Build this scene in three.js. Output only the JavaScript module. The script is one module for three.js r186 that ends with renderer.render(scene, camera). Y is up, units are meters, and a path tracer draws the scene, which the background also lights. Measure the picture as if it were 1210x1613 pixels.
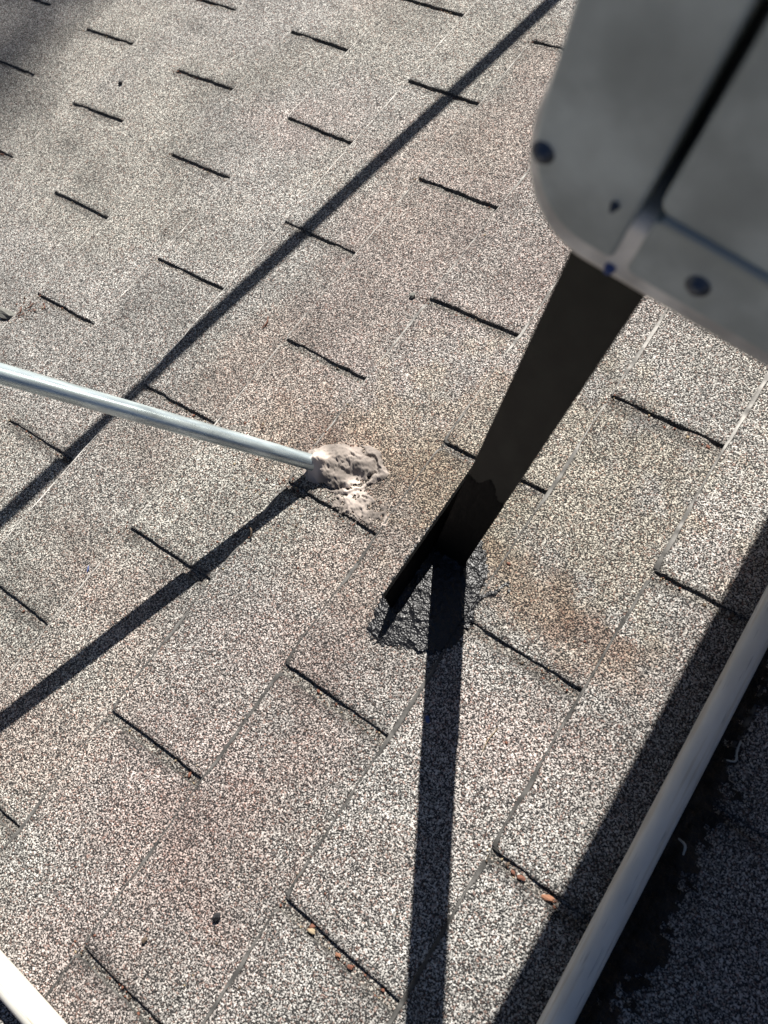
import * as THREE from 'three';
import { mergeGeometries } from 'three/addons/utils/BufferGeometryUtils.js';
import { RoundedBoxGeometry } from 'three/addons/geometries/RoundedBoxGeometry.js';

// ---------------------------------------------------------------- frame of the roof, camera, sky, sun, exposure
// roof axes: x along the shingle courses, y out of the roof, z up the slope; pitch about 16 degrees
const PITCH = 15.93 * Math.PI / 180;
const TILT = new THREE.Quaternion().setFromAxisAngle(new THREE.Vector3(1, 0, 0), -PITCH);
const V = (x, y, z) => new THREE.Vector3(x, y, z);
const W = (x, y, z) => V(x, y, z).applyQuaternion(TILT);          // roof axes to world

const scene = new THREE.Scene();
const camera = new THREE.PerspectiveCamera(2 * Math.atan(806.5 / 1174) * 180 / Math.PI, 768 / 1024, 0.02, 400);
camera.position.copy(W(0.29049, 0.72872, 0.30601));
camera.up.copy(W(0.78390, 0.42689, -0.45086));
camera.lookAt(W(0.29049 + 0.26134, 0.72872 - 0.88554, 0.30601 - 0.38408));
camera.focus = 0.84;
camera.userData.fStop = 8;

const SUN_LOCAL = V(0.68131, 0.71009, -0.17772).normalize();
const SUN = SUN_LOCAL.clone().applyQuaternion(TILT);
{ // clear deep blue sky, paler towards the horizon and round the sun
  const w = 512, h = 256, d = new Float32Array(w * h * 4);
  for (let j = 0; j < h; j++) for (let i = 0; i < w; i++) {
    const el = ((j + 0.5) / h - 0.5) * Math.PI, az = ((i + 0.5) / w - 0.5) * 2 * Math.PI;
    const x = Math.cos(el) * Math.cos(az), y = Math.sin(el), z = Math.cos(el) * Math.sin(az);
    const t = Math.pow(1 - Math.max(0, y), 3.5), c = Math.max(0, x * SUN.x + y * SUN.y + z * SUN.z), halo = 0.5 * Math.pow(c, 60) + 0.10 * Math.pow(c, 8), k = (j * w + i) * 4;
    d[k] = 0.020 + 0.060 * t + halo * 0.9; d[k + 1] = 0.037 + 0.067 * t + halo * 0.88; d[k + 2] = 0.080 + 0.068 * t + halo * 0.8; d[k + 3] = 1;
  }
  const sky = new THREE.DataTexture(d, w, h, THREE.RGBAFormat, THREE.FloatType);
  sky.mapping = THREE.EquirectangularReflectionMapping; sky.magFilter = THREE.LinearFilter; sky.needsUpdate = true;
  scene.background = sky; scene.environment = sky;
}

const sun = new THREE.DirectionalLight(new THREE.Color(1.0, 0.962, 0.905), 5);
sun.position.copy(SUN).multiplyScalar(30); sun.target.position.set(0.5, 0, 0);
sun.castShadow = true; sun.shadow.mapSize.set(4096, 4096); sun.shadow.radius = 1.0;
Object.assign(sun.shadow.camera, { left: -3, right: 3, top: 3, bottom: -3, near: 0.5, far: 80 });
scene.add(sun, sun.target);

const renderer = new THREE.WebGLRenderer({ antialias: true });
renderer.setSize(768, 1024);
renderer.toneMapping = THREE.LinearToneMapping;
renderer.toneMappingExposure = 2.08;
renderer.shadowMap.enabled = true;

// ---------------------------------------------------------------- seeded noise
function rng(seed) { let s = seed >>> 0; return () => { s = (s + 0x6D2B79F5) >>> 0; let t = s; t = Math.imul(t ^ (t >>> 15), t | 1); t ^= t + Math.imul(t ^ (t >>> 7), t | 61); return ((t ^ (t >>> 14)) >>> 0) / 4294967296; }; }
function hash2(i, j, k = 0) { let h = Math.imul(i | 0, 374761393) ^ Math.imul(j | 0, 668265263) ^ Math.imul(k | 0, 1274126177); h = Math.imul(h ^ (h >>> 13), 1274126177); return ((h ^ (h >>> 16)) >>> 0) / 4294967296; }
function vnoise(x, y, k = 0) {
  const i = Math.floor(x), j = Math.floor(y), fx = x - i, fy = y - j, sx = fx * fx * (3 - 2 * fx), sy = fy * fy * (3 - 2 * fy);
  const a = hash2(i, j, k), b = hash2(i + 1, j, k), c = hash2(i, j + 1, k), d = hash2(i + 1, j + 1, k);
  return a + (b - a) * sx + (c - a) * sy + (a - b - c + d) * sx * sy;
}
const fbm = (x, y, k = 0, o = 4) => { let s = 0, a = 0.5, t = 0; for (let n = 0; n < o; n++) { s += a * vnoise(x, y, k + n * 17); t += a; a *= 0.5; x *= 2.03; y *= 2.03; } return s / t; };
const sstep = (a, b, x) => { const t = Math.min(1, Math.max(0, (x - a) / (b - a))); return t * t * (3 - 2 * t); };
const mix = (a, b, t) => a + (b - a) * t;

// ---------------------------------------------------------------- textures
function tex(data, w, h, srgb) {
  const t = new THREE.DataTexture(data, w, h, THREE.RGBAFormat);
  t.wrapS = t.wrapT = THREE.RepeatWrapping; t.magFilter = THREE.LinearFilter; t.minFilter = THREE.LinearMipmapLinearFilter; t.generateMipmaps = true;
  if (srgb) t.colorSpace = THREE.SRGBColorSpace;
  t.needsUpdate = true; return t;
}
const TILE = 1.024;
function granules() {
  const N = 2048, col = new Uint8Array(N * N * 4), hgt = new Uint8Array(N * N * 4), z = new Float32Array(N * N), R = rng(11);
  for (let i = 0; i < N * N; i++) {            // asphalt between the granules
    const g = 30 + 20 * R(); col[i * 4] = g; col[i * 4 + 1] = g * 0.97; col[i * 4 + 2] = g * 0.93; col[i * 4 + 3] = 255; z[i] = 0.10 * R();
  }
  const palette = [[0.36, 180, 177, 171], [0.58, 152, 149, 144], [0.74, 116, 113, 109], [0.82, 140, 121, 112], [0.88, 98, 80, 73], [0.95, 62, 61, 60], [1, 32, 32, 33]];
  const G = 770, cell = N / G;
  for (let gj = 0; gj < G; gj++) for (let gi = 0; gi < G; gi++) {
    const cx = (gi + R() * 1.1) * cell, cy = (gj + R() * 1.1) * cell;
    const big = R(); const ra = 1.05 + 1.2 * big * big + 0.35 * R(), rb = ra * (0.55 + 0.4 * R()), a = R() * Math.PI, ca = Math.cos(a), sa = Math.sin(a);
    const h0 = 0.12 + 0.30 * R(), hh = 0.28 + 0.34 * R(), tx = (R() - 0.5) * 0.3, ty = (R() - 0.5) * 0.3;
    const p = R(); let c = palette[0]; for (const q of palette) { c = q; if (p < q[0]) break; }
    const k = 0.84 + 0.28 * R(), m = Math.ceil(ra) + 1;
    for (let dy = -m; dy <= m; dy++) for (let dx = -m; dx <= m; dx++) {
      const ix = Math.floor(cx) + dx, iy = Math.floor(cy) + dy, ex = ix + 0.5 - cx, ey = iy + 0.5 - cy;
      const u = (ex * ca + ey * sa) / ra, v = (-ex * sa + ey * ca) / rb, d = Math.pow(u * u + v * v, 1.3);
      if (d > 1) continue;
      const h = h0 + hh * Math.sqrt(1 - d) + tx * u * hh + ty * v * hh;
      const at = ((iy + N) % N) * N + ((ix + N) % N);
      if (h < z[at]) continue;
      z[at] = h; const g = k * (0.95 + 0.1 * R());
      col[at * 4] = Math.min(255, c[1] * g); col[at * 4 + 1] = Math.min(255, c[2] * g); col[at * 4 + 2] = Math.min(255, c[3] * g);
    }
  }
  for (let i = 0; i < N * N; i++) { const h = Math.min(255, Math.max(0, z[i] * 235)); hgt[i * 4] = hgt[i * 4 + 1] = hgt[i * 4 + 2] = h; hgt[i * 4 + 3] = 255; }
  return [tex(col, N, N, true), tex(hgt, N, N, false)];
}
const [GRAN, GRANH] = granules();
function mottle(seed, lo, hi, scale, tint = [1, 1, 1], N = 512, o = 5) {        // grey noise map, wraps by mirroring
  const c = new Uint8Array(N * N * 4);
  for (let y = 0; y < N; y++) for (let x = 0; x < N; x++) {
    const u = Math.abs(2 * x / N - 1), v = Math.abs(2 * y / N - 1);
    const g = mix(lo, hi, sstep(0.2, 0.8, fbm(u * scale, v * scale, seed, o))), i = (y * N + x) * 4;
    c[i] = g * tint[0]; c[i + 1] = g * tint[1]; c[i + 2] = g * tint[2]; c[i + 3] = 255;
  }
  return c;
}
function pvcTex() {                                                     // chalky plastic with scuffs and dirt streaks that run along the pipe
  const N = 1024, c = new Uint8Array(N * N * 4);
  for (let y = 0; y < N; y++) for (let x = 0; x < N; x++) {
    const u = Math.abs(2 * x / N - 1), v = Math.abs(2 * y / N - 1), i = (y * N + x) * 4;
    const chalk = 222 + 33 * fbm(u * 9, v * 14, 63, 4), streak = sstep(0.52, 0.80, fbm(u * 30, v * 5, 64, 5)), scuff = sstep(0.70, 0.84, fbm(u * 120, v * 16, 65, 4)), g = chalk * (1 - 0.07 * streak) * (1 - 0.16 * scuff);
    c[i] = Math.min(255, g); c[i + 1] = Math.min(255, g * (0.985 - 0.02 * streak)); c[i + 2] = Math.min(255, g * (0.945 - 0.05 * streak)); c[i + 3] = 255;
  }
  return tex(c, N, N, true);
}
const mottleTex = (...a) => tex(mottle(...a), a[5] || 512, a[5] || 512, true);
const roughTex = (...a) => tex(mottle(...a), a[5] || 512, a[5] || 512, false);

// ---------------------------------------------------------------- materials
const mat = (o) => new THREE.MeshStandardMaterial(o);
const M = {
  granule: mat({ name: 'granules', map: GRAN, bumpMap: GRANH, bumpScale: 0.0013, roughness: 0.92, vertexColors: true }),
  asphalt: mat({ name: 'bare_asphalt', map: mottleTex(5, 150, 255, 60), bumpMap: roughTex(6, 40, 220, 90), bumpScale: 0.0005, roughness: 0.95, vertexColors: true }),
  deck: mat({ name: 'deck_granules', map: GRAN, bumpMap: GRANH, bumpScale: 0.0013, roughness: 0.92 }),
  steel: new THREE.MeshPhysicalMaterial({ name: 'dark_painted_steel', specularIntensity: 0.35, color: new THREE.Color(0.025, 0.0245, 0.019), map: mottleTex(21, 190, 255, 9), roughness: 0.55, bumpMap: roughTex(22, 90, 170, 30), bumpScale: 0.0002 }),
  tar: mat({ name: 'wet_tar', color: new THREE.Color(0.005, 0.005, 0.006), roughness: 0.42, bumpMap: GRANH, bumpScale: 0.0008 }),
  tarCoat: new THREE.MeshPhysicalMaterial({ name: 'brushed_tar', color: new THREE.Color(0.004, 0.004, 0.004), specularIntensity: 0.12, roughness: 0.6, bumpMap: roughTex(31, 30, 225, 40), bumpScale: 0.0004 }),
  zinc: mat({ name: 'galvanised_steel', color: new THREE.Color(0.64, 0.73, 0.74), metalness: 0.6, roughness: 0.36, roughnessMap: roughTex(41, 150, 255, 24), map: mottleTex(42, 205, 255, 18) }),
  mortar: mat({ name: 'mortar', map: mottleTex(51, 130, 255, 18, [1, 0.96, 0.925]), color: new THREE.Color(0.56, 0.525, 0.50), roughness: 0.95, bumpMap: roughTex(52, 20, 235, 36), bumpScale: 0.0009 }),
  pvc: mat({ name: 'weathered_pvc', map: pvcTex(), color: new THREE.Color(0.80, 0.795, 0.775), roughness: 0.5, roughnessMap: roughTex(62, 170, 255, 12) }),
  cabinet: mat({ name: 'grey_powder_coat', color: new THREE.Color(0.62, 0.665, 0.615), map: mottleTex(71, 185, 255, 6), roughness: 0.42, bumpMap: roughTex(72, 110, 150, 40), bumpScale: 0.00012 }),
  cabinetTrim: mat({ name: 'beige_sheet_metal', color: new THREE.Color(0.92, 0.86, 0.76), map: mottleTex(73, 185, 255, 14), roughness: 0.5 }),
  cavity: mat({ name: 'cabinet_inside', color: new THREE.Color(0.34, 0.35, 0.34), roughness: 0.8 }),
  bolt: mat({ name: 'blackened_bolt', color: new THREE.Color(0.10, 0.11, 0.13), metalness: 0.8, roughness: 0.45 }),
  blue: mat({ name: 'blue_paint', color: new THREE.Color(0.05, 0.08, 0.22), roughness: 0.6 }),
  soil: mat({ name: 'damp_soil', color: new THREE.Color(0.040, 0.031, 0.023), map: mottleTex(81, 150, 255, 30), roughness: 1, bumpMap: GRANH, bumpScale: 0.0016 }),
  rust: mat({ name: 'red_brown_bark', color: new THREE.Color(0.14, 0.058, 0.036), roughness: 0.9 }),
  brick: mat({ name: 'orange_clay', color: new THREE.Color(0.22, 0.105, 0.06), roughness: 0.9 }),
  straw: mat({ name: 'dry_straw', color: new THREE.Color(0.28, 0.22, 0.14), roughness: 0.9 }),
  pale: mat({ name: 'pale_dry_leaf', color: new THREE.Color(0.34, 0.34, 0.31), roughness: 0.9 }),
  bark: mat({ name: 'grey_bark', color: new THREE.Color(0.09, 0.065, 0.045), roughness: 0.95 }),
  stone: mat({ name: 'grey_stone', color: new THREE.Color(0.17, 0.168, 0.15), map: mottleTex(91, 190, 255, 12), roughness: 0.95 }),
  black: mat({ name: 'black_crumb', color: new THREE.Color(0.015, 0.015, 0.017), roughness: 0.7 }),
  wall: mat({ name: 'stucco', color: new THREE.Color(0.45, 0.42, 0.37), map: mottleTex(95, 215, 255, 20), roughness: 0.95 }),
  ground: mat({ name: 'dry_ground', color: new THREE.Color(0.17, 0.15, 0.11), map: mottleTex(97, 170, 255, 40), roughness: 1 }),
  leaf: new THREE.MeshPhysicalMaterial({ name: 'leaf', color: new THREE.Color(0.06, 0.10, 0.03), roughness: 0.8, side: THREE.DoubleSide }),
};

// ---------------------------------------------------------------- scene helpers
const taken = {};
function numbered(n) { taken[n] = (taken[n] ?? -1) + 1; return taken[n] ? `${n}_${String(taken[n]).padStart(3, '0')}` : n; }
function shade(o) { o.castShadow = true; o.receiveShadow = true; return o; }
function thing(name, label, category, group, kind) {
  const o = new THREE.Group(); o.name = numbered(name); o.userData = { label, category };
  if (group) o.userData.group = group;
  if (kind) o.userData.kind = kind;
  scene.add(o); return o;
}
function onRoof(o, x, y, z) { o.position.copy(W(x, y, z)); o.quaternion.copy(TILT); return o; }     // children are then in roof axes, from that point
function part(name, geo, m, parent) { const o = shade(new THREE.Mesh(geo, m)); o.name = name; parent.add(o); return o; }
function single(name, geo, m, label, category, group, kind) {
  const o = shade(new THREE.Mesh(geo, m)); o.name = numbered(name); o.userData = { label, category };
  if (group) o.userData.group = group;
  if (kind) o.userData.kind = kind;
  scene.add(o); return o;
}
const structure = (o) => { o.userData = { kind: 'structure' }; return o; };
function tube(points, r, seg = 40, rad = 20) { return new THREE.TubeGeometry(new THREE.CatmullRomCurve3(points, false, 'centripetal'), seg, r, rad, false); }
function rod(a, b, r, rad = 32) {                                     // capped cylinder from a to b, uv in metres
  const d = b.clone().sub(a), L = d.length(), g = new THREE.CylinderGeometry(r, r, L, rad, 1);
  const uv = g.attributes.uv; for (let i = 0; i < uv.count; i++) uv.setXY(i, uv.getX(i) * 0.25, uv.getY(i) * L * 1.1);
  g.applyQuaternion(new THREE.Quaternion().setFromUnitVectors(V(0, 1, 0), d.clone().normalize()));
  g.translate((a.x + b.x) / 2, (a.y + b.y) / 2, (a.z + b.z) / 2); return g;
}
function box(x0, x1, y0, y1, z0, z1, r = 0.0008) {
  const g = new RoundedBoxGeometry(x1 - x0, y1 - y0, z1 - z0, 2, Math.min(r, (x1 - x0) * 0.45, (y1 - y0) * 0.45, (z1 - z0) * 0.45));
  g.translate((x0 + x1) / 2, (y0 + y1) / 2, (z0 + z1) / 2); return g;
}
function grid(nx, nz, f) {                                            // f(i, j) -> [x, y, z] or null; keeps the quads whose corners all stand
  const pos = [], uv = [], id = [], ix = [];
  for (let j = 0; j <= nz; j++) for (let i = 0; i <= nx; i++) { const p = f(i, j); if (p) { id.push(pos.length / 3); pos.push(p[0], p[1], p[2]); uv.push((p[3] ?? p[0]) / TILE, (p[4] ?? p[2]) / TILE); } else id.push(-1); }
  for (let j = 0; j < nz; j++) for (let i = 0; i < nx; i++) {
    const a = id[j * (nx + 1) + i], b = id[j * (nx + 1) + i + 1], c = id[(j + 1) * (nx + 1) + i], d = id[(j + 1) * (nx + 1) + i + 1];
    if (a < 0 || b < 0 || c < 0 || d < 0) continue;
    ix.push(a, c, b, b, c, d);
  }
  const g = new THREE.BufferGeometry();
  g.setAttribute('position', new THREE.Float32BufferAttribute(pos, 3)); g.setAttribute('uv', new THREE.Float32BufferAttribute(uv, 2));
  g.setIndex(ix); g.computeVertexNormals(); return g;
}
function lump(rx, ry, rz, seed, detail = 2) {                         // an uneven stone or crumb
  const g = new THREE.IcosahedronGeometry(1, detail), p = g.attributes.position;
  for (let i = 0; i < p.count; i++) { const x = p.getX(i), y = p.getY(i), z = p.getZ(i), k = 0.45 + 1.0 * fbm(x * 1.7 + 9 + z, y * 1.7 + 5 - z * 0.6, seed, 3); p.setXYZ(i, x * rx * k, y * ry * k, z * rz * k); }
  g.computeVertexNormals(); return g;
}

// ---------------------------------------------------------------- the shingled roof
const TABW = 0.305, EXPO = 0.131, DRIFT = -0.047;
const rowZ = (r) => r * EXPO + ({ '-7': -0.002, '-6': -0.003, '-4': -0.002, 0: -0.0015 }[r] || 0);
const measured = {   // how far each joint seen in the photograph stands from the regular spacing, in mm, at its lower and upper end
  '1,0.5': [0.7, -3.8], '1,1.5': [0, -0.7], '1,2.5': [-2.5, -2.7], '0,0': [-2, -2], '0,1': [1.6, 1.2], '0,2': [-3.3, -0.1], '2,1': [2, 2], '2,2': [1.8, 1.8],
  '-1,0.5': [0.7, 4], '-1,1.5': [4.6, 3.5], '-1,2.5': [-2.3, -0.9], '-2,1': [-0.9, 1.7], '-2,2': [-1.1, -1.2], '-2,4': [4, 4], '-3,0.5': [-2, -2],
  '-3,1.5': [-6, -5], '-3,2.5': [-4.5, -7], '-4,2': [-1.6, 0.2], '-4,3': [3.5, -0.9], '-4,4': [2.5, 2.5], '-5,1.5': [4.3, 5.8], '-5,2.5': [2.6, 4.4],
  '-5,3.5': [9, 5.8], '-6,2': [-1.3, -1.9], '-6,3': [-2.9, -0.9], '-7,2.5': [-0.6, 3.9], '-8,3': [-5, -2.8],
};
const ROW0 = -13, ROW1 = 5, U0 = -3, U1 = 9;
function joint(r, u) {                                                // x of the joint at its lower and upper end, and its width
  const m = measured[`${r},${u}`], x = (u + DRIFT * r) * TABW, h = hash2(r, u * 2, 7);
  const off = m || [(h - 0.5) * 5, (hash2(r, u * 2, 8) - 0.5) * 5];
  const w = (r >= 0 ? 0.0088 : r >= -2 ? 0.0078 : 0.0066) * (0.85 + 0.35 * hash2(r, u * 2, 9));
  return { a: x + off[0] / 1000, b: x + off[1] / 1000, w };
}
const TOP_BUTT = 0.0054, TOP_UP = 0.0006, THICK = 0.0038;
function topY(x, z) {                                                 // height of the shingle faces above the roof's own plane
  let r = Math.floor(z / EXPO + 0.02); while (z < rowZ(r)) r--; while (z >= rowZ(r + 1)) r++;
  const t = (z - rowZ(r)) / (rowZ(r + 1) - rowZ(r));
  return mix(TOP_BUTT, TOP_UP, t) + 0.0016 * (fbm(x * 9, z * 9, 301, 2) - 0.5);
}
function stain(x, z) {                                                // tone of the granules: patches of dust, rust wash and weathering
  const warm = sstep(0.40, 0.72, fbm(x * 5.2 + 3, z * 5.2, 401) + 0.28 * (fbm(x * 1.6, z * 1.6 + 8, 404, 2) - 0.5) - 0.22 * sstep(-0.25, -0.6, z + 0.25 * (fbm(x * 3, z * 3, 406, 2) - 0.5)));
  const sand = sstep(0.42, 0.7, fbm(x * 4.1 + 40, z * 4.1 + 9, 402));
  const mott = (0.80 + 0.40 * fbm(x * 24, z * 24, 403, 3)) * (1 - 0.20 * sstep(0.52, 0.70, fbm(x * 8 + 5, z * 8 + 2, 405, 4)));
  let c = [1, 1, 1];
  const wash = (k, t) => { for (let i = 0; i < 3; i++) c[i] = mix(c[i], c[i] * t[i], k); };
  wash(warm, [1.01, 0.915, 0.905]); wash(sand * 0.8, [1.0, 0.995, 0.945]);
  const spot = (px, pz, rx, rz, k, t, s) => { const d = Math.hypot((x - px) / rx, (z - pz) / rz); const n = fbm(x * 46, z * 46, s, 3); wash(k * sstep(0.25, 0.62, n + 0.45 - 0.62 * d), t); };
  spot(0.505, 0.185, 0.035, 0.10, 0.9, [0.75, 0.65, 0.59], 410);      // rust wash beside the leg
  spot(0.49, 0.25, 0.03, 0.06, 0.8, [0.80, 0.69, 0.63], 411);
  spot(0.53, -0.16, 0.06, 0.05, 0.8, [0.82, 0.73, 0.68], 412);        // brown dust round the conduit
  spot(0.56, -0.06, 0.05, 0.09, 0.5, [0.88, 0.80, 0.73], 413);
  spot(0.62, 0.10, 0.16, 0.22, 0.9, [1.0, 0.955, 0.86], 419);          // sandy dust up the slope of the leg
  spot(0.56, 0.02, 0.07, 0.10, 0.6, [0.98, 0.92, 0.84], 420);
  spot(0.16, 0.06, 0.10, 0.07, 0.8, [0.96, 0.88, 0.86], 414);         // pink-brown patches low in the view
  spot(0.11, -0.02, 0.06, 0.05, 0.6, [0.95, 0.88, 0.86], 415);
  spot(0.33, 0.02, 0.07, 0.05, 0.7, [0.95, 0.89, 0.87], 416);
  spot(0.735, -0.53, 0.035, 0.04, 0.8, [0.70, 0.69, 0.68], 417);      // grey scuff at a joint
  spot(0.78, -0.86, 0.03, 0.04, 0.6, [0.74, 0.74, 0.74], 418);
  return c.map((v) => v * mott);
}
const roof = structure(shade(new THREE.Group())); roof.name = 'roof'; roof.quaternion.copy(TILT); scene.add(roof);
part('roof_deck', box(-2.2, 4.2, -0.03, -0.0075, -3.2, 2.4, 0.002), M.deck, roof);
{ const d = roof.children[0].geometry, p = d.attributes.position, u = d.attributes.uv; for (let i = 0; i < p.count; i++) u.setXY(i, p.getX(i) / TILE, p.getZ(i) / TILE); }

function courseBand(r) {                                              // the part of the course below that shows at the bottom of the joints
  const z0 = rowZ(r) + 0.0014, z1 = rowZ(r + 1) + 0.02, x0 = -1.2, x1 = 2.9, nx = 900, nz = 16, g = grid(nx, nz, (i, j) => {
    const x = mix(x0, x1, i / nx), z = mix(z0, z1, j / nz) + (j === 0 ? 0.001 * fbm(x * 60, r, 77) : 0);
    return [x, mix(TOP_BUTT, TOP_UP, (z - rowZ(r)) / EXPO) - THICK - 0.0003 + 0.0003 * hash2(i, j, r) + 0.0016 * sstep(0.56, 0.78, fbm(x * 60, z * 34, 79, 3)) + 0.0016 * (fbm(x * 9, z * 9, 301, 2) - 0.5), z, x + 0.37, z + 0.21];
  });
  const c = [], p = g.attributes.position;
  for (let i = 0; i < p.count; i++) { const n = 0.42 + 0.5 * fbm(p.getX(i) * 70, p.getZ(i) * 70, 78, 2); c.push(n, n * 0.97, n * 0.93); }
  g.setAttribute('color', new THREE.Float32BufferAttribute(c, 3)); return g;
}
function tab(r, u) {
  const L = joint(r, u), Rr = joint(r, u + 1), z0 = rowZ(r), z1 = rowZ(r + 1) + 0.013, seed = r * 37 + u * 10;
  const near = r >= -1;
  const nx = 40, nz = 17, xo = [0, 0.0004, 0.0010, 0.0022], pos = [], uv = [], col = [], gi = [], wi = [];
  const tone = 0.90 + 0.18 * hash2(r, u * 2, 19);
  const cols = nx + 2 * xo.length, rows = nz + 5, worn = [];
  for (let j = 0; j < rows; j++) for (let i = 0; i < cols; i++) {
    // across: four close columns at each side, even ones between
    let s, edge, dx;
    if (i < xo.length) { s = 0; edge = i; dx = xo[i]; } else if (i >= cols - xo.length) { s = 1; edge = cols - 1 - i; dx = xo[edge]; } else { s = (i - xo.length + 1) / (nx + 1); edge = 9; dx = 0.004; }
    const nominal = mix(L.a, Rr.a, s);
    const cornerD = Math.min(Math.abs(nominal - L.a), Math.abs(Rr.a - nominal));
    let w = (near ? 0.0027 + 0.0040 * sstep(0.35, 0.75, fbm(nominal * 26, r * 3.1, 55, 3)) : 0.0026 + 0.0024 * fbm(nominal * 30, r * 3.1, 55, 3));
    if (near) w += 0.0045 * sstep(0.022, 0.002, cornerD) * hash2(r, u * 2 + (s > 0.5 ? 1 : 0), 23);
    const zb = z0 + 0.0016 * (fbm(nominal * 55, r * 7.7, 56, 3) - 0.5) + 0.0020 * sstep(0.006, 0.0, cornerD);
    const prof = [0, 0.12 * w, 0.4 * w, 0.72 * w, w + 0.0004];
    const z = j < 5 ? zb + prof[j] : mix(zb + prof[4], z1, (j - 4) / (rows - 5));
    const k = Math.min(1, Math.max(0, (z - z0) / EXPO)), wob = (0.0011 * (fbm(z * 55, u * 5.3 + r, 57 + (s > 0.5 ? 1 : 0), 3) - 0.5) + 0.0010 * (fbm(z * 260, u * 5.3 + r, 61 + (s > 0.5 ? 1 : 0), 2) - 0.5)) * 2;
    const xl = mix(L.a, L.b, k) + L.w / 2 + wob, xr = mix(Rr.a, Rr.b, k) - Rr.w / 2 + wob;
    const x = s === 0 ? xl + dx : s === 1 ? xr - dx : mix(xl + 0.003, xr - 0.003, (s * (nx + 1) - 1) / (nx - 1));
    const base = mix(TOP_BUTT, TOP_UP, (z - z0) / EXPO) + 0.0016 * (fbm(x * 9, z * 9, 301, 2) - 0.5);
    let drop = j === 0 ? THICK : j === 1 ? 0.0020 : j === 2 ? 0.0011 : j === 3 ? 0.0005 : 0;
    const side = edge === 0 ? THICK : edge === 1 ? 0.0012 : edge === 2 ? 0.0004 : 0;
    drop = Math.max(drop, side);
    pos.push(x, base - drop, z); uv.push(x / TILE + 0.13 * hash2(r, u * 2, 3), z / TILE + 0.21 * hash2(r, u * 2, 4));
    const gd = Math.min(x - xl, xr - x), grime = near || hash2(r, Math.round((s < 0.5 ? u : u + 1) * 2), 71) > 0.35 ? sstep(0.45, 0.75, fbm(x * 75, z * 75, 72, 3) + 0.42 - gd / 0.016) : 0;
    const st = stain(x, z).map((v) => v * (1 - 0.42 * grime));
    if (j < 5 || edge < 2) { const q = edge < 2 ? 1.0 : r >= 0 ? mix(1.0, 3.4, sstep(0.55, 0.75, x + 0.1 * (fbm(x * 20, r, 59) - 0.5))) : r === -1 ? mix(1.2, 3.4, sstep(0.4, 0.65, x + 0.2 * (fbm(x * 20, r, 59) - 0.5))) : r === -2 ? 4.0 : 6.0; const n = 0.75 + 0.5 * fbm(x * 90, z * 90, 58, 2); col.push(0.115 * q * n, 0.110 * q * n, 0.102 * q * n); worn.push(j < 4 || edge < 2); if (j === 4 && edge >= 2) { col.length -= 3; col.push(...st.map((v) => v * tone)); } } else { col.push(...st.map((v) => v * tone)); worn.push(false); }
  }
  for (let j = 0; j < rows - 1; j++) for (let i = 0; i < cols - 1; i++) {
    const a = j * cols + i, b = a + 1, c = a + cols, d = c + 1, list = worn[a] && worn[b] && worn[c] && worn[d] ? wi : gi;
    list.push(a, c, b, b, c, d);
  }
  const g = new THREE.BufferGeometry();
  g.setAttribute('position', new THREE.Float32BufferAttribute(pos, 3)); g.setAttribute('uv', new THREE.Float32BufferAttribute(uv, 2)); g.setAttribute('color', new THREE.Float32BufferAttribute(col, 3));
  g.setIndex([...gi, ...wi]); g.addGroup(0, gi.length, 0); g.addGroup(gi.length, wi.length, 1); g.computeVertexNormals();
  return g;
}
for (let r = ROW0; r <= ROW1; r++) {
  part('shingle_course', courseBand(r), M.granule, roof);
  const half = Math.abs(r) % 2 ? 0.5 : 0;
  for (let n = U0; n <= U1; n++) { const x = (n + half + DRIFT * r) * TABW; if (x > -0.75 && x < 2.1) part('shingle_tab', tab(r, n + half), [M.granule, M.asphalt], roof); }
}

// ---------------------------------------------------------------- below and round the roof (outside the frame)
const GROUND = -3.4;
{ const g = new THREE.PlaneGeometry(600, 600); g.rotateX(-Math.PI / 2); const u = g.attributes.uv; for (let i = 0; i < u.count; i++) u.setXY(i, u.getX(i) * 120, u.getY(i) * 120); const o = structure(shade(new THREE.Mesh(g, M.ground))); o.name = 'ground'; o.position.y = GROUND; scene.add(o); }
{ const t = thing('house_walls', 'stucco house walls carrying the shingled roof', 'house');
  const yl = -2.9 * Math.tan(PITCH) - 0.06, yh = 2.2 * Math.tan(PITCH) - 0.06;
  const sh = new THREE.Shape(); const c = Math.cos(PITCH);
  sh.moveTo(-2.7 * c, GROUND); sh.lineTo(2.2 * c, GROUND); sh.lineTo(2.2 * c, yh * c); sh.lineTo(-2.7 * c, -2.7 * Math.sin(PITCH) - 0.06); sh.closePath();
  const g = new THREE.ExtrudeGeometry(sh, { depth: 6.0, bevelEnabled: false }); g.rotateY(-Math.PI / 2); g.translate(4.0, 0, 0); part('wall', g, M.wall, t); }

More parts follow.
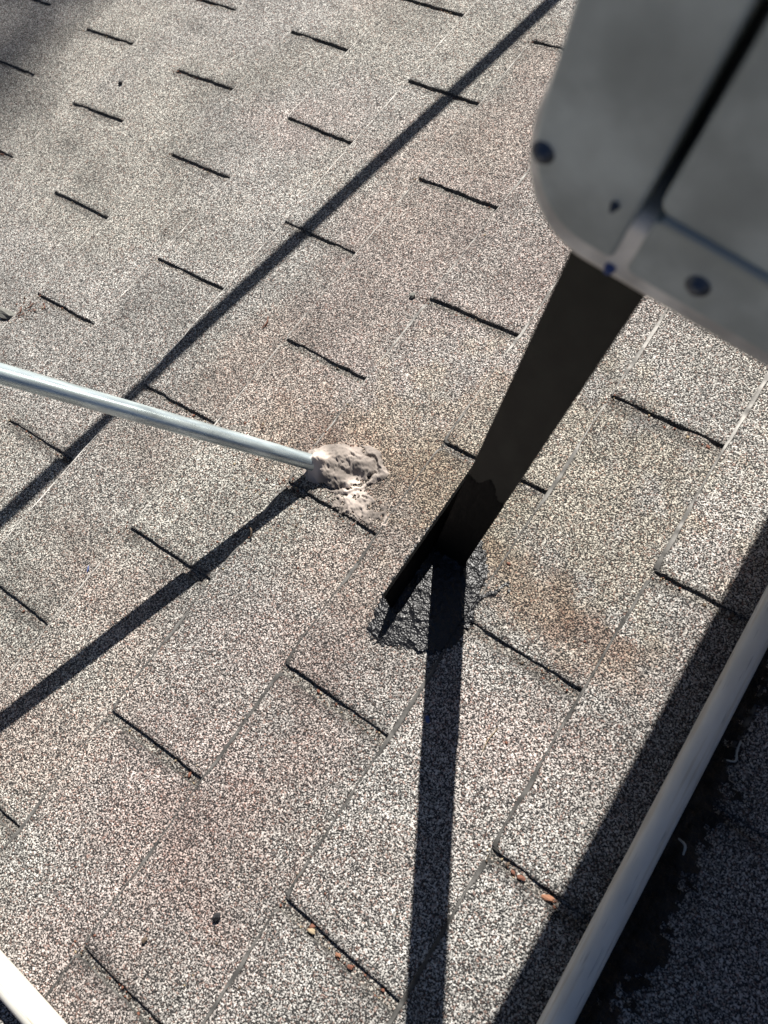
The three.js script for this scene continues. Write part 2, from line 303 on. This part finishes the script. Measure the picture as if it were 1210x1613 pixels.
// ---------------------------------------------------------------- equipment cabinet on its legs
const FACE = 0.48, CZ0 = 0.0345, CZ1 = 0.64, CX1 = 1.46, CY0 = 0.5515, CY1 = 1.16;
{
  const t = thing('equipment_cabinet', 'grey sheet metal equipment cabinet with rounded corner, standing on black legs', 'cabinet');
  const out = (z0, z1, y0, y1, rl, rr, lean = 0) => {                           // panel outline in (z, y) with rounded lower corners
    const s = new THREE.Shape(); s.moveTo(z0 + lean, y1); s.lineTo(z0, y0 + rl[1]);
    s.bezierCurveTo(z0, y0 + rl[1] * 0.42, z0 + rl[0] * 0.38, y0, z0 + rl[0], y0);
    s.lineTo(z1 - rr[0], y0); if (rr[0]) s.bezierCurveTo(z1 - rr[0] * 0.4, y0, z1, y0 + rr[1] * 0.4, z1, y0 + rr[1]);
    s.lineTo(z1 - lean, y1); if (lean) { s.lineTo(z1 - 0.0175, y1); s.lineTo(z1 - 0.0175, y0 + 0.0335); s.lineTo(z0 + 0.0175, y0 + 0.0335); s.lineTo(z0 + 0.0175, y1); } s.closePath(); return s;
  };
  // extrude along x: shape axes (z, y) -> turn so that shape x becomes world z and depth becomes world x
  const panel = (shape, x0, x1, bevel, m, name) => {
    const g = new THREE.ExtrudeGeometry(shape, { depth: Math.max(1e-4, x1 - x0 - 2 * bevel), bevelEnabled: bevel > 0, bevelSize: bevel, bevelThickness: bevel, bevelOffset: -bevel, bevelSegments: 5, curveSegments: 20 });
    g.translate(0, 0, bevel); const p = g.attributes.position, n = g.attributes.normal, u = g.attributes.uv;
    for (let i = 0; i < p.count; i++) { const a = p.getX(i), y = p.getY(i), d = p.getZ(i); p.setXYZ(i, x0 + d, y, a); n.setXYZ(i, n.getZ(i), n.getY(i), n.getX(i)); u.setXY(i, a * 2.5, y * 2.5 + d); }
    const ix = g.index; if (ix) { for (let i = 0; i < ix.count; i += 3) { const q = ix.getX(i + 1); ix.setX(i + 1, ix.getX(i + 2)); ix.setX(i + 2, q); } } else { for (const at of [p, n, u]) for (let i = 0; i < at.count; i += 3) { const k = at.itemSize, arr = at.array; for (let c = 0; c < k; c++) { const q = arr[(i + 1) * k + c]; arr[(i + 1) * k + c] = arr[(i + 2) * k + c]; arr[(i + 2) * k + c] = q; } } }
    return part(name, g, m, t);
  };
  panel(out(CZ0, CZ1, CY0, CY0 + 0.105, [0.035, 0.048], [0.035, 0.048], 0.0055), FACE - 0.006, CX1, 0.006, M.cabinetTrim, 'base_rail');
  panel(out(CZ0 + 0.004, CZ1 - 0.004, CY0 + 0.03, CY1 - 0.02, [0.02, 0.02], [0.02, 0.02]), FACE + 0.045, CX1 - 0.01, 0.004, M.cavity, 'inner_body');
  // corner post, left of the dark gap
  panel(out(CZ0 + 0.0030, 0.0785, CY0 + 0.0115, CY1, [0.031, 0.043], [0.003, 0.004]), FACE - 0.0072, FACE + 0.04, 0.0022, M.cabinet, 'corner_post');
  // main side panel and its lower strip
  panel(out(0.0830, CZ1 - 0.05, CY0 + 0.0405, CY1, [0.006, 0.006], [0.004, 0.004]), FACE - 0.0070, FACE + 0.04, 0.002, M.cabinet, 'side_panel');
  panel(out(0.0845, CZ1 - 0.05, CY0 + 0.0105, CY0 + 0.0375, [0.003, 0.003], [0.004, 0.004]), FACE - 0.0072, FACE + 0.018, 0.0015, M.cabinet, 'lower_strip');
  part('bead', rod(V(FACE - 0.0066, CY0 + 0.0392, 0.0865), V(FACE - 0.0066, CY0 + 0.0392, CZ1 - 0.052), 0.0022, 20), M.cabinet, t);
  panel(out(CZ1 - 0.046, CZ1 - 0.0035, CY0 + 0.0135, CY1, [0.004, 0.01], [0.030, 0.042]), FACE - 0.0072, FACE + 0.02, 0.0022, M.cabinet, 'corner_post');
  part('top_panel', box(FACE - 0.008, CX1 + 0.008, CY1, CY1 + 0.02, CZ0 - 0.006, CZ1 + 0.006, 0.006), M.cabinet, t);
  part('end_panel', box(FACE + 0.022, CX1 - 0.002, CY0 + 0.05, CY1, CZ0 + 0.001, CZ0 + 0.006), M.cabinet, t);
  part('end_panel', box(FACE + 0.022, CX1 - 0.002, CY0 + 0.05, CY1, CZ1 - 0.006, CZ1 - 0.001), M.cabinet, t);
  const bolt = (y, z, r, m = M.bolt, x = FACE - 0.0071) => {
    const g = new THREE.LatheGeometry([[0.00001, 0.0034], [r * 0.55, 0.0032], [r * 0.85, 0.0022], [r, 0.0008], [r * 1.35, 0.0006], [r * 1.4, 0]].map(([a, b]) => new THREE.Vector2(a, b)), 24);
    g.rotateZ(Math.PI / 2); g.translate(x, y, z); return part('bolt', g, m, t);
  };
  bolt(0.5905, 0.0425, 0.0030); bolt(CY0 + 0.0225, 0.1076, 0.0032); bolt(0.5865, 0.0710, 0.0012); bolt(CY0 + 0.0235, 0.27, 0.0032); bolt(CY0 + 0.0235, 0.44, 0.0032);
  bolt(0.5585, 0.0792, 0.0022, M.blue, FACE - 0.0052);
  // legs of angle steel; the first is the one in view
  const ends = (z) => z * Math.tan(PITCH) + 0.006;                     // height of the roof under a point
  const leg = (x0, z0, fx, fz, main) => {
    const s = new THREE.Shape(), w = 0.0355, k = 0.004;
    s.moveTo(0, 0); s.lineTo(k * 1, 0); s.lineTo(w, 0); s.lineTo(w, k); s.lineTo(k, k); s.lineTo(k, w); s.lineTo(0, w); s.closePath();
    const y0 = ends(z0), y1 = CY0 + 0.03;
    const a = box(Math.min(x0, x0 + fx * k), Math.max(x0, x0 + fx * k), y0, y1, Math.min(z0, z0 + fz * w), Math.max(z0, z0 + fz * w), 0.0006);
    const b = box(Math.min(x0 + fx * k, x0 + fx * w), Math.max(x0 + fx * k, x0 + fx * w), y0, y1, Math.min(z0, z0 + fz * k), Math.max(z0, z0 + fz * k), 0.0006);
    for (const g of [a, b]) { const p = g.attributes.position, u = g.attributes.uv; for (let i = 0; i < p.count; i++) u.setXY(i, (p.getZ(i) + p.getX(i)) * 3, p.getY(i) * 1.7); }
    const m = part('leg', mergeGeometries([a, b]), M.steel, t);
    if (main) m.userData.label = 'black steel corner leg with tar brushed over its foot';
    return m;
  };
  const l0 = leg(0.4965, 0.0598, 1, 1, true);
  leg(1.43, 0.0598, -1, 1); leg(0.4965, 0.60, 1, -1); leg(1.43, 0.60, -1, -1);
  // tar brushed up the foot of the leg in view: a skin on the front, the edges and the back
  const skin = (name, x, dir, zf, zt, top) => { const nz = 110, ny = 40, y0 = ends(zf) + 0.001; const g = grid(nz, ny, (i, j) => { const z = mix(zf, zt, i / nz), h = top(i / nz); const y = y0 + (h - y0) * j / ny, k = j === ny ? 0.0002 : 0.0007 + 0.0006 * fbm(z * 300, y * 60, 88, 3); return [x + dir * k, y, z, z, y]; }); return part(name, g, M.tarCoat, l0); };
  const ragged = (s) => 0.252 + 0.030 * Math.exp(-Math.pow((s - 0.52) / 0.2, 2)) + 0.020 * (fbm(s * 6, 2, 90, 4) - 0.5) + 0.008 * (fbm(s * 38, 5, 94, 3) - 0.5) - 0.012 * s;
  skin('tar_coating', 0.4965, -1, 0.0595, 0.0957, ragged);
  skin('tar_coating', 0.5005, 1, 0.0640, 0.0957, (s) => ragged(s) - 0.03);
  // the angle steel foot that lies along the course
  const f = new THREE.Group(); f.name = 'foot'; t.add(f); f.quaternion.copy(TILT);
  { const z0 = 0.0585, nx = 60, ny = 8;
    const up = grid(nx, ny, (i, j) => { const x = mix(0.4165, 0.64, i / nx), e = i === 0 ? 0.004 * fbm(j * 0.7, 3, 91) - (j < 3 ? 0 : 0.0) : 0; return [x + e, 0.004 + 0.0375 * j / ny + (j === ny ? 0.0012 * (fbm(x * 120, 1, 92) - 0.5) : 0), z0 + 0.0035 + 0.0012 * fbm(x * 90, j * 0.9, 93), x, j * 0.005]; });
    part('tarred_flange', up, M.tarCoat, f);
    part('upright_flange', box(0.418, 0.64, 0.004, 0.0408, z0, z0 + 0.0032), M.tarCoat, f);
    part('flat_flange', box(0.500, 0.64, 0.0042, 0.0078, z0 + 0.0035, z0 + 0.034), M.tarCoat, f); }
}

// ---------------------------------------------------------------- tar round the foot
{
  const poly = [[0.378, 0.069], [0.384, 0.050], [0.400, 0.048], [0.430, 0.044], [0.47, 0.043], [0.53, 0.045], [0.545, 0.075], [0.528, 0.105], [0.516, 0.116], [0.505, 0.124], [0.494, 0.128], [0.481, 0.131], [0.466, 0.136], [0.452, 0.141], [0.437, 0.140], [0.420, 0.143], [0.405, 0.128], [0.397, 0.114], [0.391, 0.098], [0.384, 0.084]];
  const inside = (x, z) => { let c = false, dm = 1; for (let i = 0, j = poly.length - 1; i < poly.length; j = i++) { const [xi, zi] = poly[i], [xj, zj] = poly[j]; if ((zi > z) !== (zj > z) && x < (xj - xi) * (z - zi) / (zj - zi) + xi) c = !c; const ex = xj - xi, ez = zj - zi, tt = Math.max(0, Math.min(1, ((x - xi) * ex + (z - zi) * ez) / (ex * ex + ez * ez))); dm = Math.min(dm, Math.hypot(x - xi - tt * ex, z - zi - tt * ez)); } return c ? dm : -dm; };
  const seg = (x, z, ax, az, bx, bz, r) => { const ex = bx - ax, ez = bz - az, t = Math.max(0, Math.min(1, ((x - ax) * ex + (z - az) * ez) / (ex * ex + ez * ez))); return r - Math.hypot(x - ax - t * ex, z - az - t * ez); };
  const cell = 0.0011, x0 = 0.355, z0 = 0.025, nx = Math.round(0.215 / cell), nz = Math.round(0.185 / cell);
  const g = grid(nx, nz, (i, j) => {
    const x = x0 + i * cell, z = z0 + j * cell;
    let d = inside(x, z);
    d = Math.max(d, seg(x, z, 0.470, 0.128, 0.488, 0.145, 0.0035), seg(x, z, 0.488, 0.145, 0.502, 0.149, 0.0030), seg(x, z, 0.502, 0.149, 0.496, 0.153, 0.0022));
    d += 0.008 * (fbm(x * 120, z * 120, 121, 3) - 0.5) + 0.006 * (fbm(x * 420, z * 420, 122, 2) - 0.5);
    if (d < 0) return null;
    return [x - 0.45, topY(x, z) + 0.0002 + 0.0013 * sstep(0, 0.006, d) + 0.0011 * sstep(0.45, 0.8, fbm(x * 260, z * 260, 123, 3)) + 0.0022 * sstep(0.55, 0.8, fbm(x * 70, z * 70, 124, 2)), z - 0.09, x * 0.83, z * 0.83];
  });
  onRoof(single('tar_patch', g, M.tar, 'glossy black tar smeared on the shingles round the foot of the black leg', 'tar'), 0.45, 0, 0.09);
}

// ---------------------------------------------------------------- thin conduit, its mortar, and the rail it braces
const RB = V(0.5088, 0.020, -0.1105), RD = V(-0.43578, 0.73372, -0.52130).normalize();
{
  const t = onRoof(thing('conduit_brace', 'thin galvanised steel conduit rising from a blob of mortar', 'conduit'), RB.x, RB.y, RB.z);
  part('tube', rod(RD.clone().multiplyScalar(-0.012), RD.clone().multiplyScalar(1.03), 0.0094, 40), M.zinc, t);
}
{
  const cell = 0.00105, x0 = 0.425, z0 = -0.15, nx = Math.round(0.165 / cell), nz = Math.round(0.185 / cell);
  const g = grid(nx, nz, (i, j) => {
    const x = x0 + i * cell, z = z0 + j * cell, y = topY(x, z);
    const n = fbm(x * 90, z * 90, 131, 4), n2 = fbm(x * 330, z * 330, 132, 3), rid = 1 - Math.abs(2 * fbm(x * 150 + 2 * n, z * 120 + 3 * n, 133, 4) - 1);
    const a = 0.35, dx = x - 0.5265, dz = z + 0.086, p = dx * Math.cos(a) - dz * Math.sin(a), q = dx * Math.sin(a) + dz * Math.cos(a);
    const e = Math.hypot(p / 0.027, q / 0.043) + 0.5 * (n - 0.5);
    let h = 0.0135 * Math.sqrt(Math.max(0, 1 - e * e)) * (0.5 + 0.7 * n + 0.25 * rid) - 0.0100 * Math.exp(-(Math.pow((x - 0.524) / 0.010, 2) + Math.pow((z + 0.064) / 0.018, 2)));
    h += 0.0055 * Math.exp(-Math.pow((e - 1.14) / 0.09, 2)) * sstep(-0.09, -0.05, z) * (0.3 + 1.2 * n);                // turned-up rim of the skirt
    h += 0.016 * Math.exp(-Math.pow((x - RB.x - 0.004) / 0.0105, 2) - Math.pow((z - RB.z - 0.006) / 0.0105, 2)) * (0.7 + 0.5 * n);   // collar round the tube
    const s = 1 - Math.hypot((x - 0.497) / 0.030, (z + 0.040) / 0.056);                                              // thin smear below, with granules standing through
    const smear = s + 1.1 * (n - 0.5) + 1.5 * (n2 - 0.5) - 0.40;
    h = Math.max(h, smear > 0 ? 0.0003 + 0.0019 * sstep(0, 0.6, smear) * (0.2 + rid) : -1);
    h += 0.0022 * (rid - 0.6) * sstep(0.002, 0.008, h);
    const inJoint = Math.abs(x - mix(0.4744, 0.4744, 0)) < 0.0035 && z > -0.131 && z < 0;
    if (h < 0.0003 || inJoint) return null;
    return [x - 0.51 + 0.0012 * (fbm(x * 210, z * 210, 135, 3) - 0.5) * sstep(0, 0.006, h), y + h + 0.0016 * (n2 - 0.5) * sstep(0, 0.004, h), z + 0.08];
  });
  onRoof(single('mortar_blob', g, M.mortar, 'lumpy pinkish grey mortar sealing the conduit end to the roof', 'mortar'), 0.51, 0, -0.08);
}
{ // outside the frame: the rail whose shadow crosses the roof, and the posts that carry it
  const S = (x, t) => { const z = -0.4176 + (x - 0.2528) * 0.1263; return V(x, 0, z).addScaledVector(SUN_LOCAL, t); };
  const up = V(0, Math.cos(PITCH), Math.sin(PITCH));
  const top = RB.clone().addScaledVector(RD, 1.0), foot = (p) => p.clone().addScaledVector(up, -(p.y - 0.004) / up.y);
  const a = V(0.079, 0.629, -0.673), b = S(1.95, 0.886), fa = foot(top), fb = foot(b);
  const t = thing('pipe_rail', 'galvanised pipe rail on two posts at the low side of the roof', 'rail');
  t.quaternion.copy(TILT);
  part('rail_tube', rod(a.clone().addScaledVector(b.clone().sub(a).normalize(), -0.06), b.clone().addScaledVector(b.clone().sub(a).normalize(), 0.06), 0.0112), M.zinc, t);
  part('post', rod(fa, fa.clone().addScaledVector(up, 0.80), 0.014), M.zinc, t);
  part('post', rod(fb, fb.clone().addScaledVector(up, 0.69), 0.014), M.zinc, t);
  for (const f of [fa, fb]) { const g = new THREE.CylinderGeometry(0.045, 0.05, 0.006, 28); g.translate(f.x, f.y + 0.004, f.z); part('base_flange', g, M.zinc, t); }
}

// ---------------------------------------------------------------- white plastic pipe lying on the shingles
{
  const R = 0.0118, y = R + 0.0058, zx = 0.3710, xz = -0.0555;
  const t = onRoof(thing('plastic_pipe', 'weathered white plastic pipe lying on the shingles with an elbow', 'pipe'), xz, 0, zx);
  part('pipe_run', rod(V(0.028, y, 0), V(2.2, y, -0.004), R, 48), M.pvc, t).userData.label = 'pipe run in the shade of the cabinet';
  part('pipe_run', rod(V(0, y, -0.028), V(-0.002, y, -1.5), R, 48), M.pvc, t).userData.label = 'sunlit pipe run down the slope';
  part('elbow', tube([V(0.045, y, 0), V(0.028, y, 0), V(0.008, y, -0.008), V(0, y, -0.028), V(0, y, -0.045)], R + 0.0035, 30, 40), M.pvc, t);
}

// ---------------------------------------------------------------- dirt caught on the upper side of the pipe
{
  const cell = 0.002, x0 = 0.05, z0 = 0.382, nx = Math.round(1.0 / cell), nz = 42;
  const g = grid(nx, nz, (i, j) => {
    const x = x0 + i * cell, z = z0 + j * cell, n = fbm(x * 28, z * 28, 141, 4), n2 = fbm(x * 160, z * 160, 142, 3);
    const n3 = fbm(x * 520, z * 520, 143, 2), d = 0.030 - (z - z0) + 0.05 * (n - 0.5) + 0.03 * (n2 - 0.5) + 0.035 * (n3 - 0.5);
    if (d < 0) return null;
    return [x - 0.5, topY(x, z) + 0.0003 + 0.006 * sstep(0, 0.05, d) + 0.003 * sstep(0, 0.01, d) * n2, z - 0.39];
  });
  onRoof(single('soil_drift', g, M.soil, 'dark crumbly soil gathered along the shaded plastic pipe', 'soil', null, 'stuff'), 0.5, 0, 0.39);
}

// ---------------------------------------------------------------- small loose things
function twig(points, r, m, label, name = 'twig', category = 'twig', group) {
  const [ox, oz] = points[0], ps = points.map(([x, z, h]) => V(x - ox, topY(x, z) - topY(ox, oz) + h + r, z - oz));
  const c = new THREE.CatmullRomCurve3(ps), g = new THREE.TubeGeometry(c, 24, r, 8), p = g.attributes.position, n = 9;
  for (let i = 0; i < p.count; i++) { const s = Math.floor(i / n) / 24, at = c.getPointAt(Math.min(1, s)), k = (0.55 + 0.45 * Math.sin(Math.PI * Math.min(1, 0.12 + s * 0.85))) * (0.85 + 0.3 * hash2(Math.floor(i / n), 4, 5)); p.setXYZ(i, at.x + (p.getX(i) - at.x) * k, at.y + (p.getY(i) - at.y) * k, at.z + (p.getZ(i) - at.z) * k); }
  g.computeVertexNormals();
  return onRoof(single(name, g, m, label, category, group), ox, topY(ox, oz), oz);
}
function crumb(x, z, rx, ry, rz, m, seed, label, name, category, turn = 0, sink = 0.1, group) {
  const g = lump(rx, ry, rz, seed, 1); g.rotateY(turn); g.rotateX(0.25 * (hash2(seed, 1) - 0.5)); g.computeVertexNormals();
  return onRoof(single(name, g, m, label, category, group), x, topY(x, z) + ry * (0.9 - sink), z);
}
crumb(0.487, -0.671, 0.007, 0.0045, 0.022, M.stone, 201, 'flat grey stone chip on the shingles, at the left edge of the view', 'stone_chip', 'stone', 0.15);
twig([[0.4105, -0.1285, 0.0045], [0.4085, -0.123, 0.0065], [0.4040, -0.1205, 0.004], [0.3990, -0.1215, 0.0004]], 0.0011, M.bark, 'small curled brown twig beside the shadow of the conduit');
twig([[0.2745, -0.272, 0.0003], [0.2715, -0.2695, 0.0004], [0.268, -0.268, 0.0003]], 0.0009, M.blue, 'tiny blue plastic splinter left of the conduit shadow', 'plastic_splinter', 'splinter');
crumb(0.0945, 0.0905, 0.0042, 0.0036, 0.0038, M.black, 202, 'small black crumb on the lower shingles', 'tar_crumb', 'crumb');
crumb(0.0410, 0.0470, 0.0028, 0.0024, 0.0026, M.bark, 203, 'dark brown crumb near the bottom left of the roof', 'bark_crumb', 'crumb');
crumb(0.2772, 0.3230, 0.0026, 0.0017, 0.0064, M.brick, 204, 'orange clay chip in a joint at the edge of the cabinet shadow', 'clay_chip', 'chip', 0.25, 1.6);
crumb(0.2775, 0.2965, 0.0022, 0.0015, 0.0040, M.rust, 205, 'brown bark flake in the joint above the orange chip', 'bark_flake', 'flake', 0.3, 1.7);
crumb(0.1362, 0.1990, 0.0019, 0.0015, 0.0032, M.brick, 206, 'tan clay chip in the joint left of the leg shadow', 'clay_chip', 'chip', 0.2, 1.7);
crumb(0.1368, 0.1690, 0.0021, 0.0016, 0.0036, M.straw, 207, 'pale straw coloured chip in the joint left of the leg shadow', 'straw_chip', 'chip', 0.4, 1.6);
crumb(0.1352, 0.2130, 0.0019, 0.0014, 0.0030, M.rust, 208, 'brown bark flake low in the joint left of the leg shadow', 'bark_flake', 'flake', 0.1, 1.7);
crumb(0.3450, 0.1550, 0.0045, 0.0004, 0.0022, M.blue, 209, 'blue paint fleck inside the leg shadow', 'paint_fleck', 'fleck', 0.7, -0.4);
crumb(0.9367, -0.8630, 0.0042, 0.0032, 0.0036, M.black, 210, 'black pebble on the far shingles near the upper left', 'pebble', 'pebble');
crumb(0.7725, -0.1516, 0.0048, 0.0026, 0.0040, M.stone, 211, 'small dark pebble beside a joint left of the cabinet', 'pebble', 'pebble');
twig([[0.4790, 0.397, 0.006], [0.4690, 0.398, 0.006], [0.4605, 0.400, 0.007], [0.4570, 0.3935, 0.008]], 0.0010, M.pale, 'pale bent straw on the soil beside the shaded pipe', 'straw', 'straw');
twig([[0.3790, 0.389, 0.006], [0.3760, 0.395, 0.008], [0.3690, 0.397, 0.006]], 0.0012, M.pale, 'pale curled leaf stem near the shaded pipe', 'leaf_stem', 'stem');
twig([[0.3740, 0.2150, 0.0006], [0.3600, 0.2130, 0.0008], [0.3480, 0.2140, 0.0004]], 0.0005, M.straw, 'thin straw on the shingles right of the leg shadow', 'straw', 'straw');
twig([[0.660, -0.305, 0.0006], [0.651, -0.300, 0.001], [0.640, -0.3005, 0.0005]], 0.0009, M.rust, 'thin red-brown twig between the two long shadows', 'twig', 'twig');
{ // fir litter at the left edge
  const t = [[0.507, -0.652], [0.501, -0.640], [0.512, -0.632], [0.520, -0.640], [0.526, -0.622]];
  t.forEach(([x, z], i) => twig([[x, z, 0.0006], [x - 0.008 + 0.004 * (i % 3), z + 0.006 - 0.005 * (i % 2), 0.0014], [x - 0.015 + 0.006 * (i % 3), z + 0.004 * (i % 2 ? -1 : 1), 0.0005]], 0.0008, M.rust, ['lowest red-brown needle of the heap, next to the grey stone chip', 'left red-brown needle of the heap above the stone chip', 'middle red-brown needle of the heap above the stone chip', 'red-brown needle of the heap pointing to the long shadow', 'topmost red-brown needle of the heap, at the joint'][i], 'needle', 'needle', 'needles heaped at a joint by the left edge'));
}
{ // grit and leaf crumbs in the joints and dust on the faces: far too many to count
  const R = rng(77), lists = { rust: [], straw: [], bark: [] };
  const put = (x, z, s, y0) => { const k = R(); const g = new THREE.TetrahedronGeometry(s, 1); g.scale(1, 0.6, 0.7 + R()); g.rotateY(R() * 6.3); g.rotateX((R() - 0.5) * 0.6); g.translate(x, y0 + s * 0.35, z); lists[k < 0.5 ? 'rust' : k < 0.72 ? 'straw' : 'bark'].push(g); };
  for (let r = -8; r <= 2; r++) for (let n = -1; n <= 5; n++) {
    const u = n + (Math.abs(r) % 2 ? 0.5 : 0), jn = joint(r, u), m = Math.floor(R() * R() * 22) + (r >= 0 ? 14 : 2);
    for (let i = 0; i < m; i++) { const s = R(), z = rowZ(r) + s * EXPO * 0.95, x = mix(jn.a, jn.b, s) + (R() - 0.62) * jn.w * 0.8; put(x, z, 0.0007 + 0.0013 * R() * R() + (R() < 0.06 ? 0.0012 : 0), topY(x, z) - THICK * 0.8); }
    if (R() < 0.45) for (let i = 0; i < 9; i++) { const x = jn.a + (R() - 0.5) * 0.016, z = rowZ(r) + (R() - 0.55) * 0.018; put(x, z, 0.0005 + 0.0008 * R(), topY(x, z)); }
  }
  const cl = [[0.507, -0.645, 0.03, 34], [0.44, -0.13, 0.05, 26], [0.50, -0.17, 0.06, 40], [0.55, -0.10, 0.06, 24], [0.36, -0.2, 0.12, 18], [0.12, 0.05, 0.16, 26], [0.30, 0.02, 0.2, 22], [0.75, -0.35, 0.3, 20], [0.6, -0.7, 0.25, 18], [0.45, 0.17, 0.12, 14], [0.33, -0.42, 0.12, 14]];
  for (const [x, z, s, n] of cl) for (let i = 0; i < n; i++) { const a = R() * 6.283, q = s * Math.sqrt(R()); const px = x + q * Math.cos(a), pz = z + q * Math.sin(a); put(px, pz, 0.0007 + 0.0012 * R() * R(), topY(px, pz)); }
  const names = { rust: ['bark_litter', 'red-brown bark crumbs scattered in the joints and over the shingles', 'litter'], straw: ['straw_litter', 'straw coloured plant crumbs scattered in the joints and over the shingles', 'litter'], bark: ['dark_litter', 'dark brown crumbs scattered in the joints and over the shingles', 'litter'] };
  for (const k in lists) onRoof(single(names[k][0], mergeGeometries(lists[k]), M[k], names[k][1], names[k][2], null, 'stuff'), 0, 0, 0);
}

// ---------------------------------------------------------------- a tree, far outside the frame, whose crown shades the far corner of the roof
{
  const t = thing('shade_tree', 'broad leafy tree beyond the low side of the roof', 'tree');
  const c = V(0.80, 0, -2.63).addScaledVector(SUN_LOCAL, 17).applyQuaternion(TILT), R = rng(5), leaves = [];
  const base = V(c.x + 0.3, GROUND, c.z - 0.2);
  const trunk = tube([base, V(base.x - 0.1, GROUND + 2.5, base.z), V(c.x + 0.05, c.y - 1.2, c.z), V(c.x, c.y + 0.8, c.z)], 0.16, 30, 14); part('trunk', trunk, M.bark, t);
  for (let i = 0; i < 9; i++) { const a = i * 0.7 + R(), y = c.y - 1.3 + R() * 1.4, q = 0.7 + 0.6 * R(); part('limb', tube([V(c.x, y, c.z), V(c.x + q * 0.5 * Math.cos(a), y + 0.25, c.z + q * 0.5 * Math.sin(a)), V(c.x + q * Math.cos(a), y + 0.6, c.z + q * Math.sin(a))], 0.035, 10, 8), M.bark, t); }
  const one = new THREE.PlaneGeometry(0.09, 0.05, 2, 1); { const p = one.attributes.position; for (let i = 0; i < p.count; i++) p.setZ(i, -Math.abs(p.getX(i)) * 0.25); }
  for (let i = 0; i < 5200; i++) { const a = R() * 6.283, v = 2 * R() - 1, q = 1.6 * Math.cbrt(R()), s = Math.sqrt(1 - v * v); const g = one.clone(); g.rotateX(R() * 6.3); g.rotateY(R() * 6.3); g.rotateZ(R() * 6.3); g.translate(c.x + q * s * Math.cos(a), c.y + q * v, c.z + q * s * Math.sin(a)); leaves.push(g); }
  const cr = part('crown', mergeGeometries(leaves), M.leaf, t); cr.userData.kind = 'stuff';
}

renderer.render(scene, camera);
